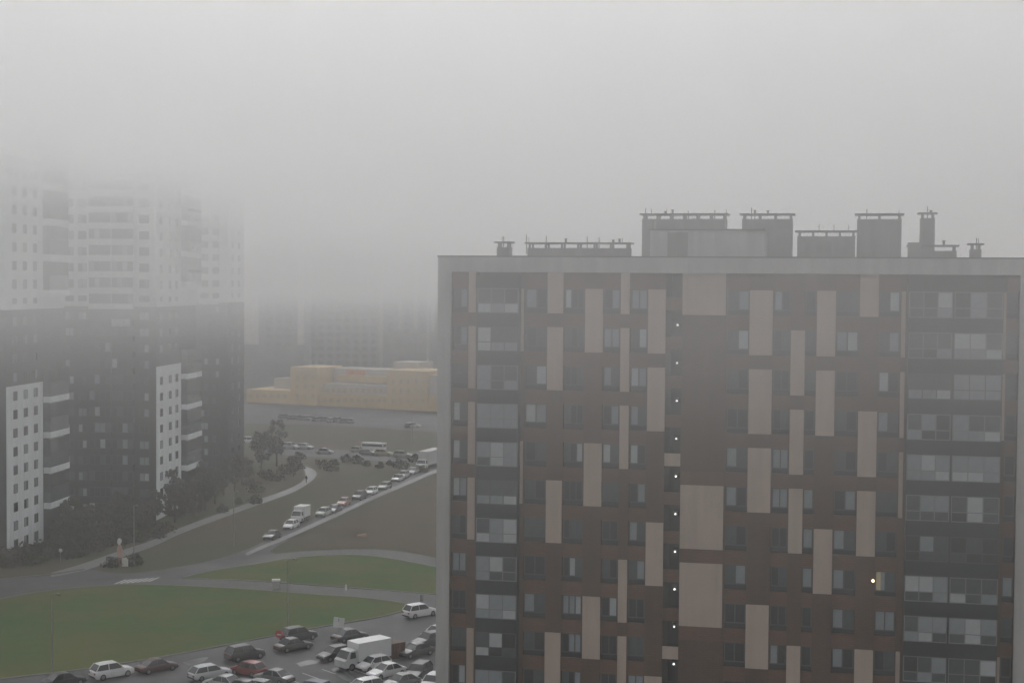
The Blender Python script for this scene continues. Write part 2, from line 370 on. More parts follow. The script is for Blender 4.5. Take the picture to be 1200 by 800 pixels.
# the lit kitchen window low on the right
lx = fx(1026); kz = 7
lw = MB().box(fx(1029), fx(1034), .13, .168, zb(kz) + .45, zb(kz) + ZH - .1).build('lit_pane', M_WARM, bld)
MB().tube([(fx(1025), -.0, zb(kz) + 1.15), (fx(1025), -.18, zb(kz) + 1.15)], .10, 10).build('wall_lamp', mat('warm_lamp', (.9, .8, .6), .4, 0, emit=((1, .82, .5), 1.2)), bld)

# roof vents, chimneys and stair house
def vent(u_a, u_b, v_top, ly, dep=1.6, posts=3, gap=.32, shaft=M_VENT, over=.18):
    xa, xb = fx(u_a, 300, ly), fx(u_b, 300, ly); z1 = fz((u_a + u_b) / 2, v_top, ly); z0 = ZP0 + .3
    o = MB().box(xa, xb, ly, ly + dep, z0, z1 - .12 - gap).build('roof_vent', shaft, bld)
    MB().box(xa - over, xb + over, ly - over, ly + dep + over, z1 - .12, z1).build('cap', M_CAP, o)
    for i in range(posts):
        x = xa + .08 + (xb - xa - .3) * i / max(1, posts - 1)
        for yy in (ly + .05, ly + dep - .2): MB().box(x, x + .16, yy, yy + .14, z1 - .12 - gap, z1 - .12).build('cap_post', shaft, o)
    for i in range(max(1, posts - 2)):
        x = random.uniform(xa, xb); hh = random.uniform(.12, .5)
        if hh > .3: MB().tube([(x, ly + .5, z1), (x, ly + .5, z1 + hh)], .025, 5).build('aerial', M_CAP, o)
        else: MB().tube([(x, ly + .4, z1), (x, ly + .4, z1 + hh), (x, ly + .4, z1 + hh + .05)], [.09, .09, .15], 8).build('vent_pipe', M_CAP, o)
    return z1
def stub(u_a, u_b, v_top, ly, dep=1.0): # low brick piers between the vents
    xa, xb = fx(u_a, 300, ly), fx(u_b, 300, ly)
    return MB().box(xa, xb, ly, ly + dep, ZP0 + .3, fz((u_a + u_b) / 2, v_top, ly)).build('roof_pier', M_VENT, bld)
sx0, sx1 = fx(762, 290, .7), fx(895, 290, .7); sz = fz(828, 270, .7)
MB().box(sx0, sx1, .62, 6.5, ZP0 + .3, sz).build('stair_house', M_FRAME, bld)
MB().box(sx0 - .1, sx1 + .1, .55, 6.6, sz, sz + .1).build('stair_house_capping', M_CAP, bld)
MB().box(fx(782, 290, .5), fx(806, 290, .5), .58, .62, ZP1 + .1, sz - .15).build('stair_house_door', M_VENT, bld)
vent(582, 597, 283, 3, 1.0, 2); vent(618, 737, 284, 4, 1.5, 7); vent(752, 850, 250, 8, 1.8, 7)
vent(869, 928, 250, 8, 1.8, 4); vent(934, 1002, 270, 5, 1.6, 5); vent(1004, 1056, 250, 7, 1.8, 3)
vent(1078, 1095, 249, 8, 1.2, 2); vent(1066, 1121, 287, 4, 1.4, 3); vent(1137, 1150, 285, 3, 1.0, 2)
stub(752, 765, 258, 6.6, 1.3); stub(943, 975, 283, 3.5); stub(1064, 1079, 284, 3.2)
for (u_, va, vb, ly) in ((617, 290, 275, 4), (640, 285, 276, 5), (688, 285, 277, 5), (702, 285, 278, 5), (590, 284, 277, 3.5), (756, 252, 244, 9), (806, 252, 247, 9), (837, 252, 246, 9), (880, 252, 243, 9), (884, 252, 246, 9), (1015, 252, 245, 8), (1086, 250, 242, 8.5), (1144, 286, 279, 3.4)):
    x = fx(u_, 300, ly); MB().tube([(x, ly, fz(u_, va, ly) - .5), (x, ly, fz(u_, vb, ly))], .035, 6).build('antenna', M_CAP, bld)

# ------------------------------------------------------------------ stepped apartment complex on the left
A0 = G(8, 655); PH = R(-5)
cx = Vector((math.cos(PH), math.sin(PH), 0)); cy_ = Vector((-cx.y, cx.x, 0))
def cl(u, y):   # local x on the front plane y for picture column u
    d = ray(u, 480); o = A0 + cy_ * y; t = (o - Vector((0, 0, HC))).dot(cy_) / d.dot(cy_)
    return (Vector((0, 0, HC)) + d * t - A0).dot(cx)
def sy(u, x):   # local y on the side plane x for picture column u
    d = ray(u, 480); o = A0 + cx * x; t = (o - Vector((0, 0, HC))).dot(cx) / d.dot(cx)
    return (Vector((0, 0, HC)) + d * t - A0).dot(cy_)
comp = empty('apartment_complex', A0, PH, 'stepped dark and white apartment tower fading into low cloud, at the left edge', 'building')
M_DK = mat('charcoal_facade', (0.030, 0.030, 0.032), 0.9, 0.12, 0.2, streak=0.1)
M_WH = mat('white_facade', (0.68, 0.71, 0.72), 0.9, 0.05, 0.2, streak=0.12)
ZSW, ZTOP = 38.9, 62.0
Y2 = 41.0; Y3 = 108.0
X2 = cl(183, Y2); X3 = cl(286, Y3 + 14)
y14, y24 = sy(50, 0), sy(74, 0)
y2a, y2b = sy(212, X2), sy(230, X2)
print('complex', 'y14', y14, 'y24', y24, 'X2', X2, 'X3', X3, 'y2a', y2a, y2b)
def blk(x0, x1, y0, y1):
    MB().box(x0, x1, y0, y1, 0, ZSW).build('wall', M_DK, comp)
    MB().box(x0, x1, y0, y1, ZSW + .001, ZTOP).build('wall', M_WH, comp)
    MB().box(x0 - .15, x1 + .15, y0 - .15, y1 + .15, ZSW - .45, ZSW + .45).build('cornice', M_WH, comp)
    MB().box(x0 + .2, x1 - .2, y0 + .2, y1 - .2, ZTOP, ZTOP + .3).build('roof', M_ROOF, comp)
Y1E = min(y24, Y2 - 6)
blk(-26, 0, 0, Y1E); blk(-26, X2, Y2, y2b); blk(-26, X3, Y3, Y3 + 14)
NF = int(ZTOP / 2.9)
def side_win(x, y, z, w_, h_, m=None, n=1):
    """window facing +x"""
    fm, panes = window_mesh('grey', w_, h_, n, 1, .09)
    o = put('window', fm, comp, (x + .13, y, z), R(90))
    for (a, b, c, d) in panes:
        put('pane', pane_mesh(b - a, d - c, m or random.choice((M_GLASS, M_GLASS2, M_GLASS, M_CURT))), o, (a, .03, c))
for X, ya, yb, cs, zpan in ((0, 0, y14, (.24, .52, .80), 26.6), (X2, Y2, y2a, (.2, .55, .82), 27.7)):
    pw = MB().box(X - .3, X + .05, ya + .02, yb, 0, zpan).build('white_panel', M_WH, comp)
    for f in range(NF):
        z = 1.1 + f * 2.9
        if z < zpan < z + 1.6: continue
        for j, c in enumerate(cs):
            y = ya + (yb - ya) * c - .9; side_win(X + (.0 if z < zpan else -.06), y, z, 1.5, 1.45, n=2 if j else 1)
# side balconies (white parapets every second storey)
for X, ya, yb, z0 in ((0, y14, Y1E, 23.1), (X2, y2a, y2b, 24.6)):
    for k in (-7, -6, -5, -4, -3, 0, 1, 2, 3, 4):
        z = z0 - 5.8 * k
        if z < 1: continue
        b = MB().box(X - .2, X + 1.25, ya + .3, yb - .3, z, z + 1.0).build('balcony', M_WH, comp)
        MB().box(X - .2, X + 1.15, ya + .4, yb - .4, z + 1.0, z + 2.75).build('balcony_glazing', M_GLASS2, b)
        MB().box(X - .2, X + 1.2, ya + .35, yb - .35, z + 2.75, z + 3.35).build('balcony_slab', M_SLAB, b)
        MB().box(X - .2, X + 1.15, ya + .4, yb - .4, z + 3.35, z + 5.6).build('balcony_glazing', M_GLASS, b)
# front windows of the steps
def fwin(u_a, u_b, y, f, off, n=2, br=.3, h_=1.5):
    xa, xb = cl(u_a, y), cl(u_b, y)
    window(comp, xa, y - .06, 1.0 + f * 2.9 + off, xb - xa, h_, n, 1, br, kind='grey' if 1 + f * 2.9 < ZSW else 'grey', fr=.1)
for f in range(NF):
    fwin(77, 87, Y2, f, .2, br=.35); fwin(92, 102, Y2, f, .2, br=.35); fwin(163.5, 175, Y2, f, .2, br=.4)
    fwin(235, 244, Y3, f, .3, br=.25); fwin(249, 257, Y3, f, .3, br=.25); side_win(X3 - .07, Y3 + 3, 1.3 + f * 2.9, 1.8, 1.5, n=2); side_win(X3 - .07, Y3 + 8.5, 1.3 + f * 2.9, 1.8, 1.5, n=2)
    for (ua, ub, y) in ((106, 132, Y2), (132.5, 158, Y2)):
        xa, xb = cl(ua, y), cl(ub, y); z = .3 + f * 2.9
        b = MB().box(xa, xb, y - .9, y, z, z + 1.0).build('balcony', M_WH if z > ZSW - 1 else M_DK, comp)
        window(b, xa + .05, y - .8, z + 1.0, xb - xa - .1, 1.75, 4, 1, .12, name='balcony_glazing', fr=.08)
    if 1 + f * 2.9 > ZSW - 1:
        xa, xb = cl(234, Y3), cl(257, Y3)
        MB().box(xa, xb, Y3 - .9, Y3, .3 + f * 2.9, .3 + f * 2.9 + .95).build('balcony', M_WH, comp)
    for j in range(3): fwin(-6 + j * 5 - 34, -3 + j * 5 - 34, 0, f, .2, n=1) if False else None

xa, xb = cl(132.5, Y2), cl(155, Y2)
window(comp, xa, Y2 - 1.0, HC - (384 - 331) / F * (A0.y + Y2), xb - xa, 1.5, 3, 1, 1, mats=[M_CURT2], fr=.08)  # lit window, its brightness put into the pale pane colour
# ------------------------------------------------------------------ far towers
M_T1 = mat('tower_grey', (0.25, 0.25, 0.255), .9, .1, .1); M_T2 = mat('tower_pale', (0.40, 0.39, 0.38), .9, .05, .1)
M_T3 = mat('tower_brown', (0.28, 0.27, 0.262), .9, .1, .1)
def tower(u_a, u_b, D, ht, strips, low, label, m=M_T1, dep=22, low_m=M_T1, cols=6, sm=M_T2):
    a, b = P(u_a, 400, D), P(u_b, 400, D); wd = b.x - a.x
    t = empty('tower_block', (a.x, a.y, 0), 0, label, 'building')
    MB().box(0, wd, 0, dep, low, ht).build('wall', m, t); MB().box(0, wd, .02, dep, 0, low).build('podium', low_m, t)
    MB().box(-.2, wd + .2, -.2, dep + .2, ht, ht + 1).build('roof', M_T2, t)
    for (p, q) in strips:
        MB().box(P(p, 400, D).x - a.x, P(q, 400, D).x - a.x, -.6, 0, low, ht).build('vertical_strip', sm, t)
    free = [(i + .5) / cols for i in range(cols)]
    for c in free:
        x = c * wd
        if any(P(p, 400, D).x - a.x - 1 < x < P(q, 400, D).x - a.x + 1 for p, q in strips): continue
        for f in range(int(low / 2.9), int(ht / 2.9)):
            put('window', WC.setdefault(('tw',), MB().box(-1.1, 1.1, -.12, .01, 0, 1.6).mesh('window', mat('tower_glass', (.17, .17, .175), .5))), t, (x, 0, f * 2.9 + 1))
    return t
tower(286, 356, 596, 86, ((286.5, 303), (349, 356)), 19, 'grey tower with a pale corner strip, faint just right of the dark stepped block', dep=24, sm=mat('strip_pale', (.50, .48, .46), .9, .05, .1))
tower(361, 443, 625, 88, (), 10, 'broad faint grey-brown tower in the middle of the distant row', M_T3, cols=8)
tower(444, 500, 680, 84, ((444, 449), (467, 471), (484, 489)), 23, 'faint tower with three pale vertical stripes behind the pale frame of the brown block', low_m=M_T3)
tower(503, 560, 730, 72, ((505, 509),), 20, 'faintest tower, half hidden by the left edge of the brown block')

# ------------------------------------------------------------------ yellow building
yA, yB = G(288, 471), G(520, 482.5); yv = (yB - yA); ylen = yv.length; yang = math.atan2(yv.y, yv.x)
yel = empty('yellow_building', yA, yang, 'long low yellow and cream building with two taller yellow blocks beyond the far road', 'building')
M_Y = mat('yellow_render', (0.56, 0.43, 0.25), .9, .06, .1); M_YP = mat('cream_render', (0.48, 0.44, 0.39), .9, .06, .1); M_OR = mat('orange_render', (0.55, 0.30, 0.18), .9, .06, .1)
yvn = Vector((-math.sin(yang), math.cos(yang), 0))
def yx(u):
    d = ray(u, 470); t = (yA - Vector((0, 0, HC))).dot(yvn) / d.dot(yvn)
    return (Vector((0, 0, HC)) + d * t - yA).dot(yv.normalized())
def yz(u, v):
    d = ray(u, v); t = (yA - Vector((0, 0, HC))).dot(yvn) / d.dot(yvn); return HC + d.z * t
def yb(u_a, u_b, v_top, y0, y1, m, z0=0.0, name='wall'):
    return MB().box(yx(u_a), yx(u_b), y0, y1, z0, yz((u_a + u_b) / 2, v_top)).build(name, m, yel)
yb(289, 346, 457, 0, 16, M_Y); yb(306, 346, 445, 8, 16.5, M_YP)
yb(342, 374, 430, -1, 15, M_Y); yb(374, 456, 462, 0, 16, M_Y); yb(374, 456, 451, 2, 16.2, M_YP)
yb(374, 456, 434, 9, 20, M_YP); yb(390, 412, 434.5, 8.6, 9, M_OR, yz(400, 444)); yb(383, 440, 441.5, 7, 8.9, M_Y, yz(410, 449))
yb(455, 503, 434, -1, 15, M_Y); yb(440, 470, 426, 12, 22, M_YP); yb(503, 530, 440, 0, 15, M_YP); yb(500, 530, 464, -.6, 0, M_Y)
M_YW = mat('yellow_building_glass', (0.45, 0.36, 0.22), .4, .1)
for u_ in range(292, 342, 8): MB().box(yx(u_), yx(u_ + 4.5), -.08, .02, yz(u_, 466), yz(u_, 461.5)).build('window', M_YW, yel)
for u_ in range(378, 452, 8): MB().box(yx(u_), yx(u_ + 5), -.08, .02, yz(u_, 471), yz(u_, 466)).build('window', M_YW, yel)
for u_ in range(378, 452, 7): MB().box(yx(u_), yx(u_ + 4), 1.92, 2.02, yz(u_, 460), yz(u_, 455)).build('window', M_YW, yel)
for u_ in (349, 358, 367):
    for v_ in (440, 450, 461): MB().box(yx(u_), yx(u_ + 3.5), -1.08, -.98, yz(u_, v_ + 5), yz(u_, v_)).build('window', M_YW, yel)
for u_ in (461, 470, 479, 488, 496):
    for v_ in (444, 455, 467): MB().box(yx(u_), yx(u_ + 3), -1.08, -.98, yz(u_, v_ + 5), yz(u_, v_)).build('window', M_YW, yel)

# ------------------------------------------------------------------ cars
PAINT = {}
def paint(col):
    k = 'paint_%d_%d_%d' % tuple(int(c * 255) for c in col)
    return mat(k, col, .3, .04, 1.0, spec=.5)
WHITE, SILVER, GREY, DARK, BLACK, RED, BLUE = (.62, .63, .63), (.32, .33, .34), (.13, .135, .14), (.035, .035, .04), (.02, .02, .022), (.20, .03, .03), (.03, .045, .08)
M_TYRE = mat('tyre_rubber', (.02, .02, .02), .9, .1); M_RIM = mat('rim_alloy', (.25, .25, .26), .4, .1, metal=.5)
M_CGLASS = mat('car_glass', (.02, .024, .028), .08, .1, spec=.6); M_HL = mat('headlight_lens', (.55, .56, .56), .2, .05); M_TL = mat('tail_light_lens', (.22, .015, .015), .3, .05)
M_TRIM = mat('black_trim', (.02, .02, .02), .7, .1)
wheel_me = None
def wheel(parent, x, y, r):
    global wheel_me
    if wheel_me is None:
        wheel_me = MB().tube([(0, -.11, 0), (0, -.09, 0), (0, .09, 0), (0, .11, 0)], [.29, .33, .33, .29], 16).mesh('wheel', M_TYRE)
        wheel.rim = MB().tube([(0, -.125, 0), (0, .125, 0)], .2, 10).mesh('rim', M_RIM)
    o = put('wheel', wheel_me, parent, (x, y, r)); o.scale = (r / .33, 1, r / .33)
    put('rim', wheel.rim, o, (0, 0, 0)); return o
def ring(x, w_, z0, z1, top_w):
    """rounded body section at station x"""
    return [(x, -w_ * .94, z0), (x, w_ * .94, z0), (x, w_, z0 + .15), (x, w_ * 1.0, z0 + (z1 - z0) * .6), (x, top_w, z1), (x, top_w * .6, z1 + .03), (x, -top_w * .6, z1 + .03), (x, -top_w, z1), (x, -w_, z0 + (z1 - z0) * .6), (x, -w_, z0 + .15)]
KIND = {  # L, half width, belt, roof, (windscreen foot, roof front, roof rear, rear foot) from the nose
    'sedan': (4.6, .90, .88, 1.44, (1.25, 2.0, 3.2, 3.95), .74),
    'hatch': (4.1, .88, .92, 1.50, (1.05, 1.7, 3.45, 3.98), .78),
    'suv': (4.6, .93, 1.06, 1.70, (1.3, 1.95, 4.05, 4.5), .92),
    'wagon': (4.7, .90, .92, 1.50, (1.25, 1.95, 4.1, 4.6), .80)}
def make_car(kind, col):
    L, hw, belt, roof, (a, b, c, d), hood = KIND[kind]
    t = empty('parked_car', (0, 0, 0)); pm = paint(col); h = L / 2
    X = lambda s: h - s      # nose at +x
    body = MB()
    tail = belt if kind != 'sedan' else belt - .02
    body.loft([ring(X(0), hw * .78, .32, hood - .22, hw * .7), ring(X(.12), hw * .92, .26, hood - .1, hw * .82), ring(X(.5), hw, .22, hood - .02, hw * .88), ring(X(a), hw, .2, belt, hw * .93),
               ring(X(2.4), hw, .2, belt, hw * .93), ring(X(d - .1), hw, .22, tail + .02, hw * .92), ring(X(L - .15), hw * .95, .28, tail - .05, hw * .84), ring(X(L), hw * .86, .36, tail - .16, hw * .74)])
    # roof skin and pillars
    body.loft([[(X(b), -hw * .72, roof - .05), (X(b), hw * .72, roof - .05), (X(b), hw * .66, roof), (X(b), -hw * .66, roof)],
               [(X((b + c) / 2), -hw * .75, roof - .02), (X((b + c) / 2), hw * .75, roof - .02), (X((b + c) / 2), hw * .68, roof + .04), (X((b + c) / 2), -hw * .68, roof + .04)],
               [(X(c), -hw * .72, roof - .06), (X(c), hw * .72, roof - .06), (X(c), hw * .64, roof), (X(c), -hw * .64, roof)]])
    for s in (-1, 1):
        for (p, q) in ((a, b), ((a + d) / 2 + .1, (b + c) / 2), (d, c)):
            body.tube([(X(p), s * hw * .90, belt), (X(q), s * hw * .725, roof - .03)], .045, 4)
    bo = body.build('body', pm, t, smooth=False)
    g = MB().loft([[(X(a), -hw * .88, belt), (X(a), hw * .88, belt), (X(a) - .02, hw * .86, belt + .02), (X(a) - .02, -hw * .86, belt + .02)],
                   [(X(b), -hw * .89, belt), (X(b), hw * .89, belt), (X(b), hw * .70, roof - .03), (X(b), -hw * .70, roof - .03)],
                   [(X(c), -hw * .89, belt), (X(c), hw * .89, belt), (X(c), hw * .70, roof - .04), (X(c), -hw * .70, roof - .04)],
                   [(X(d), -hw * .86, belt), (X(d), hw * .86, belt), (X(d) + .02, hw * .84, belt + .02), (X(d) + .02, -hw * .84, belt + .02)]]).build('windows', M_CGLASS, t)
    wr = .36 if kind == 'suv' else .32
    for s in (-1, 1):
        for x in (h - .85, -h + .85): wheel(t, x, s * (hw - .10), wr)
        MB().box(X(.22), X(.03), s * hw * .66 - .16, s * hw * .66 + .16, hood - .32, hood - .16).build('headlight', M_HL, t)
        MB().box(X(L - .1), X(L) - .02, s * hw * .66 - .15, s * hw * .66 + .15, tail - .38, tail - .16).build('tail_light', M_TL, t)
        MB().box(X(a + .35), X(a + .2), s * (hw + .08) - .08, s * (hw + .08) + .08, belt, belt + .14).build('mirror', pm, t)
    MB().box(X(L) - .03, X(L - .1), -hw * .8, hw * .8, .3, .46).build('bumper', M_TRIM, t); MB().box(X(.1), X(0) + .03, -hw * .75, hw * .75, .3, .44).build('bumper', M_TRIM, t)
    return t
cars = {}
def car(kind, col, u, v, hd, label, group, name='parked_car', cat='car', s=1.0):
    key = (kind, col)
    if key not in cars: cars[key] = t = make_car(kind, col)
    else: t = copy_tree(cars[key])
    p = G(u, v); t.location = (p.x, p.y, .025); t.rotation_euler = (0, 0, R(hd)); t.scale = (s, s, s); t.name = name
    return tag(t, label, cat, group)
def truck(col, u, v, hd, label, group, L=6.2, hb=3.0, wide=2.2, name='box_truck', boxcol=WHITE, rear=None):
    p = G(u, v); t = empty(name, (p.x, p.y, .025), R(hd), label, 'truck', group)
    h = L / 2; w2 = wide / 2; pm = paint(col); cabL = 1.75
    cb = MB().loft([[(h, -w2 * .9, .4), (h, w2 * .9, .4), (h - .02, w2 * .9, 1.15), (h - .02, -w2 * .9, 1.15)], [(h - .25, -w2 * .93, .38), (h - .25, w2 * .93, .38), (h - .3, w2 * .92, 1.3), (h - .3, -w2 * .92, 1.3)],
                    [(h - .85, -w2 * .93, .38), (h - .85, w2 * .93, .38), (h - .85, w2 * .82, 2.15), (h - .85, -w2 * .82, 2.15)], [(h - cabL, -w2 * .93, .38), (h - cabL, w2 * .93, .38), (h - cabL, w2 * .82, 2.2), (h - cabL, -w2 * .82, 2.2)]]).build('cab', pm, t)
    MB().loft([[(h - .34, -w2 * .84, 1.36), (h - .34, w2 * .84, 1.36), (h - .28, w2 * .84, 1.36), (h - .28, -w2 * .84, 1.36)], [(h - .80, -w2 * .74, 2.08), (h - .80, w2 * .74, 2.08), (h - .74, w2 * .74, 2.08), (h - .74, -w2 * .74, 2.08)]]).build('windscreen', M_CGLASS, t)
    for s in (-1, 1):
        MB().loft([[(h - .75, s * w2 * .895, 1.35), (h - 1.55, s * w2 * .895, 1.35), (h - 1.55, s * w2 * .94, 1.35), (h - .75, s * w2 * .94, 1.35)], [(h - .95, s * w2 * .82, 2.0), (h - 1.5, s * w2 * .82, 2.0), (h - 1.5, s * w2 * .86, 2.0), (h - .95, s * w2 * .86, 2.0)]]).build('side_window', M_CGLASS, t)
        MB().box(h - .04, h + .02, s * w2 * .68 - .14, s * w2 * .68 + .14, .62, .86).build('headlight', M_HL, t)
        for x in (h - 1.0, -h + 1.2): wheel(t, x, s * (w2 - .16), .40)
    MB().box(-h, h - cabL - .1, -w2, w2, .85, hb).build('cargo_box', paint(boxcol), t)
    MB().box(-h, h - .9, -.4, .4, .5, .84).build('chassis', M_TRIM, t)
    if rear: MB().box(-h - .06, -h, -w2 + .02, w2 - .02, .9, hb - .03).build('rear_door', paint(rear), t)
    return t
LOT = 'cars in the parking lot'; Q = 'cars queued along the road'
car('suv', WHITE, 131, 793, 41, 'white estate car on the lot road, farthest left whole white car', LOT)
car('sedan', (.07, .03, .032), 184, 786, 41, 'dark maroon saloon ahead of the white estate car', LOT)
car('sedan', BLACK, 75, 803, 41, 'black car cut off by the bottom edge at far left', LOT)
car('wagon', (.48, .50, .51), 246, 794, 41, 'white estate with pale roof left of the red car', LOT)
car('suv', DARK, 287, 772, 41, 'large dark off-roader above the small red car', LOT)
car('hatch', RED, 291, 790, 150, 'small red hatchback in the lot', LOT)
car('sedan', SILVER, 262, 806, 150, 'silver car at the bottom edge in front of the white estate', LOT)
car('hatch', DARK, 282, 812, 150, 'dark hatchback at the bottom edge below the red car', LOT)
car('hatch', GREY, 300, 812, 150, 'grey car with greenish roof at the bottom edge', LOT)
car('suv', DARK, 350, 750, 41, 'dark off-roader on the lawn side, rear of the dark pair', LOT)
car('sedan', (.05, .045, .045), 344, 761, 41, 'dark saloon with grey bonnet beside the red round sign', LOT)
car('sedan', DARK, 410, 750, 41, 'dark saloon behind the white board sign', LOT)
car('suv', WHITE, 492, 722, 41, 'white off-roader driving off beside the lawn corner', LOT)
car('sedan', GREY, 321, 799, 150, 'grey saloon parked right of the red car', LOT)
car('suv', BLUE, 365, 815, 150, 'dark blue minivan cut off by the bottom edge', LOT)
car('hatch', DARK, 392, 772, 222, 'dark car behind the cab of the white box truck', LOT)
car('hatch', WHITE, 438, 784, 222, 'small white hatchback tucked behind the white saloon', LOT)
car('sedan', WHITE, 453, 792, 222, 'white saloon facing lower left in the lot', LOT)
car('suv', BLACK, 490, 795, 250, 'black off-roader right of the white saloon', LOT)
car('sedan', GREY, 470, 805, 222, 'grey saloon with pale roof below the white saloon', LOT)
car('sedan', DARK, 487, 768, 222, 'dark saloon with light roof beside the rust-brown container', LOT)
car('suv', DARK, 503, 757, 222, 'dark off-roader half hidden by the brown block', LOT)
car('hatch', WHITE, 512, 747, 222, 'white hatchback mostly hidden by the brown block', LOT)
car('hatch', WHITE, 507, 806, 250, 'white hatchback at the bottom right of the lot', LOT)
car('wagon', WHITE, 425, 812, 222, 'white roofed estate cut off by the bottom edge', LOT)
truck((.45, .46, .46), 425, 780, 222, 'white box truck parked in the middle of the lot', LOT, L=6.4, hb=2.9)
p = G(461, 770); rc = empty('waste_container', (p.x, p.y, .025), R(41), 'rust-brown steel container standing behind the white box truck', 'container')
MB().box(-1.1, 1.1, -.8, .8, .1, 1.75).build('body', mat('rusty_steel', (.13, .062, .042), .8, .25, 1.5), rc)
for i in range(6): MB().box(-1.0 + i * .38, -.92 + i * .38, -.86, -.8, .15, 1.65).build('rib', mat('rusty_steel', (.13, .07, .05)), rc)
MB().box(-1.15, 1.15, -.85, .85, 1.75, 1.83).build('lid', mat('rusty_lid', (.10, .065, .05), .7), rc)
MB().box(-.9, .9, -.6, .6, 0, .1).build('skid', M_TRIM, rc)
truck(WHITE, 352, 611, 257, 'white box truck in the road queue behind a white car', Q, L=5.0, hb=2.8, wide=2.0, name='box_truck')
for (k, c, u, v, lb) in (('sedan', DARK, 319, 631, 'dark saloon leading the queue'), ('hatch', WHITE, 341, 619, 'white car just ahead of the queued box truck'), ('wagon', (.25, .3, .25), 379, 604, 'pale grey car behind the queued box truck'),
        ('sedan', GREY, 392, 600, 'grey car ahead of the orange-topped one'), ('hatch', (.35, .2, .15), 403, 592, 'car with reddish orange roof in the queue'), ('suv', DARK, 421, 585, 'dark off-roader in the middle of the queue'),
        ('hatch', WHITE, 435, 579, 'bright white hatchback in the upper queue'), ('wagon', GREY, 451, 573, 'grey estate behind the bright white hatchback'), ('sedan', SILVER, 466, 563.5, 'silver saloon in the upper queue'),
        ('hatch', SILVER, 473, 559.5, 'silver hatchback close behind the silver saloon'), ('sedan', SILVER, 484, 555, 'last small silver car before the tall white lorry')):
    car(k, c, u, v, 256, lb, Q, 'queued_car')
truck(WHITE, 503, 547, 251, 'tall white lorry at the head of the slope by the brown block edge', Q, L=11, hb=4.0, wide=2.5, name='lorry', boxcol=(.5, .51, .51))
FR = 'vehicles by the service road'
bus_p = G(438, 529)
bs = empty('white_van', (bus_p.x, bus_p.y, .03), R(-20), 'long white van on the service road beyond the verge', 'van', FR)
MB().box(-3.1, 3.1, -1.0, 1.0, .4, 2.3).build('body', paint(WHITE), bs)
MB().box(-2.8, 2.8, -1.03, -1.0, 1.4, 1.95).box(3.1, 3.13, -.85, .85, 1.3, 2.0).build('windows', M_CGLASS, bs)
for x in (-2.1, 2.1):
    for s in (-1, 1): wheel(bs, x, s * .9, .38)
for (k, c, u, v, hd, lb) in (('suv', SILVER, 341, 526, -25, 'leftmost pale car by the service road'), ('wagon', SILVER, 358, 526, -25, 'pale estate in the middle of the service road row'), ('sedan', SILVER, 381, 531.5, -10, 'pale saloon at the right end of the service road row'),
        ('hatch', (.3, .3, .28), 420, 530, -20, 'pale car just left of the long white van'), ('wagon', GREY, 432, 533, -20, 'grey car in front of the long white van'), ('suv', (.28, .26, .14), 450, 534, -15, 'yellowish van right of the long white van'), ('suv', (.22, .23, .2), 472, 536, -15, 'pale greenish van between long van and lorry')):
    car(k, c, u, v, hd, lb, FR, 'distant_car')
fcl = 'pale car in the hazy row in front of the yellow building'
for i, u in enumerate((334, 341, 349, 357, 364, 373, 381, 389, 396, 405, 411, 480, 484)):
    car(random.choice(('suv', 'hatch', 'wagon')), random.choice((GREY, SILVER, GREY, SILVER)), u, 490 + (u - 330) * .07 + (i % 2) * .6, random.choice((0, 60, 75, 90)) if i % 3 else -5, fcl, fcl + 's', 'distant_car')
car('suv', WHITE, 293, 519, -10, 'lone white van at the far edge of the dark stepped block', FR, 'distant_car')

# ------------------------------------------------------------------ trees and shrubs
def crown_mesh(seed, rx, rz, n, leaf, mi):
    rnd = random.Random(seed); v = []; f = []
    cl_ = []
    for _ in range(26):
        a = rnd.uniform(0, 6.283); h = rnd.uniform(-.95, .95); rr = math.sqrt(max(0, 1 - h * h)) * rnd.uniform(.35, 1)
        cl_.append((rx * rr * math.cos(a), rx * rr * math.sin(a), rz * h, rnd.uniform(.22, .42) * rx))
    for _ in range(n):
        c = rnd.choice(cl_); d = Vector((rnd.gauss(0, 1), rnd.gauss(0, 1), rnd.gauss(0, 1))).normalized() * c[3] * rnd.uniform(.6, 1.05)
        p = Vector(c[:3]) + d; nn = (d + Vector((rnd.gauss(0, .5), rnd.gauss(0, .5), rnd.gauss(0, .5)))).normalized()
        a = nn.orthogonal().normalized(); a = (Matrix.Rotation(rnd.uniform(0, 6.28), 3, nn) @ a); b = nn.cross(a); s = leaf * rnd.uniform(.6, 1.3)
        k = len(v); v += [tuple(p - a * s), tuple(p + b * s * .7), tuple(p + a * s), tuple(p - b * s * .7)]; f.append((k, k + 1, k + 2, k + 3))
    me = bpy.data.meshes.new('crown'); me.from_pydata(v, [], f); me.materials.append(M_LEAF[mi]); return me
def limb_mesh(seed, h, rx, bare=1.0):
    rnd = random.Random(seed); mb = MB(); mb.tube([(0, 0, -.1), (.1, 0, h * .5), (0, .1, h), (0.1, 0, h + rx * 1.2)], [.22, .17, .12, .03], 7)
    for i in range(9):
        a = rnd.uniform(0, 6.28); z = h * rnd.uniform(.7, 1.25); l = rx * rnd.uniform(.6, 1.0)
        mb.tube([(0, 0, z), (math.cos(a) * l * .5, math.sin(a) * l * .5, z + l * .35), (math.cos(a) * l, math.sin(a) * l, z + l * .9)], [.08, .05, .02], 5)
    return mb.mesh('trunk', M_BARK)
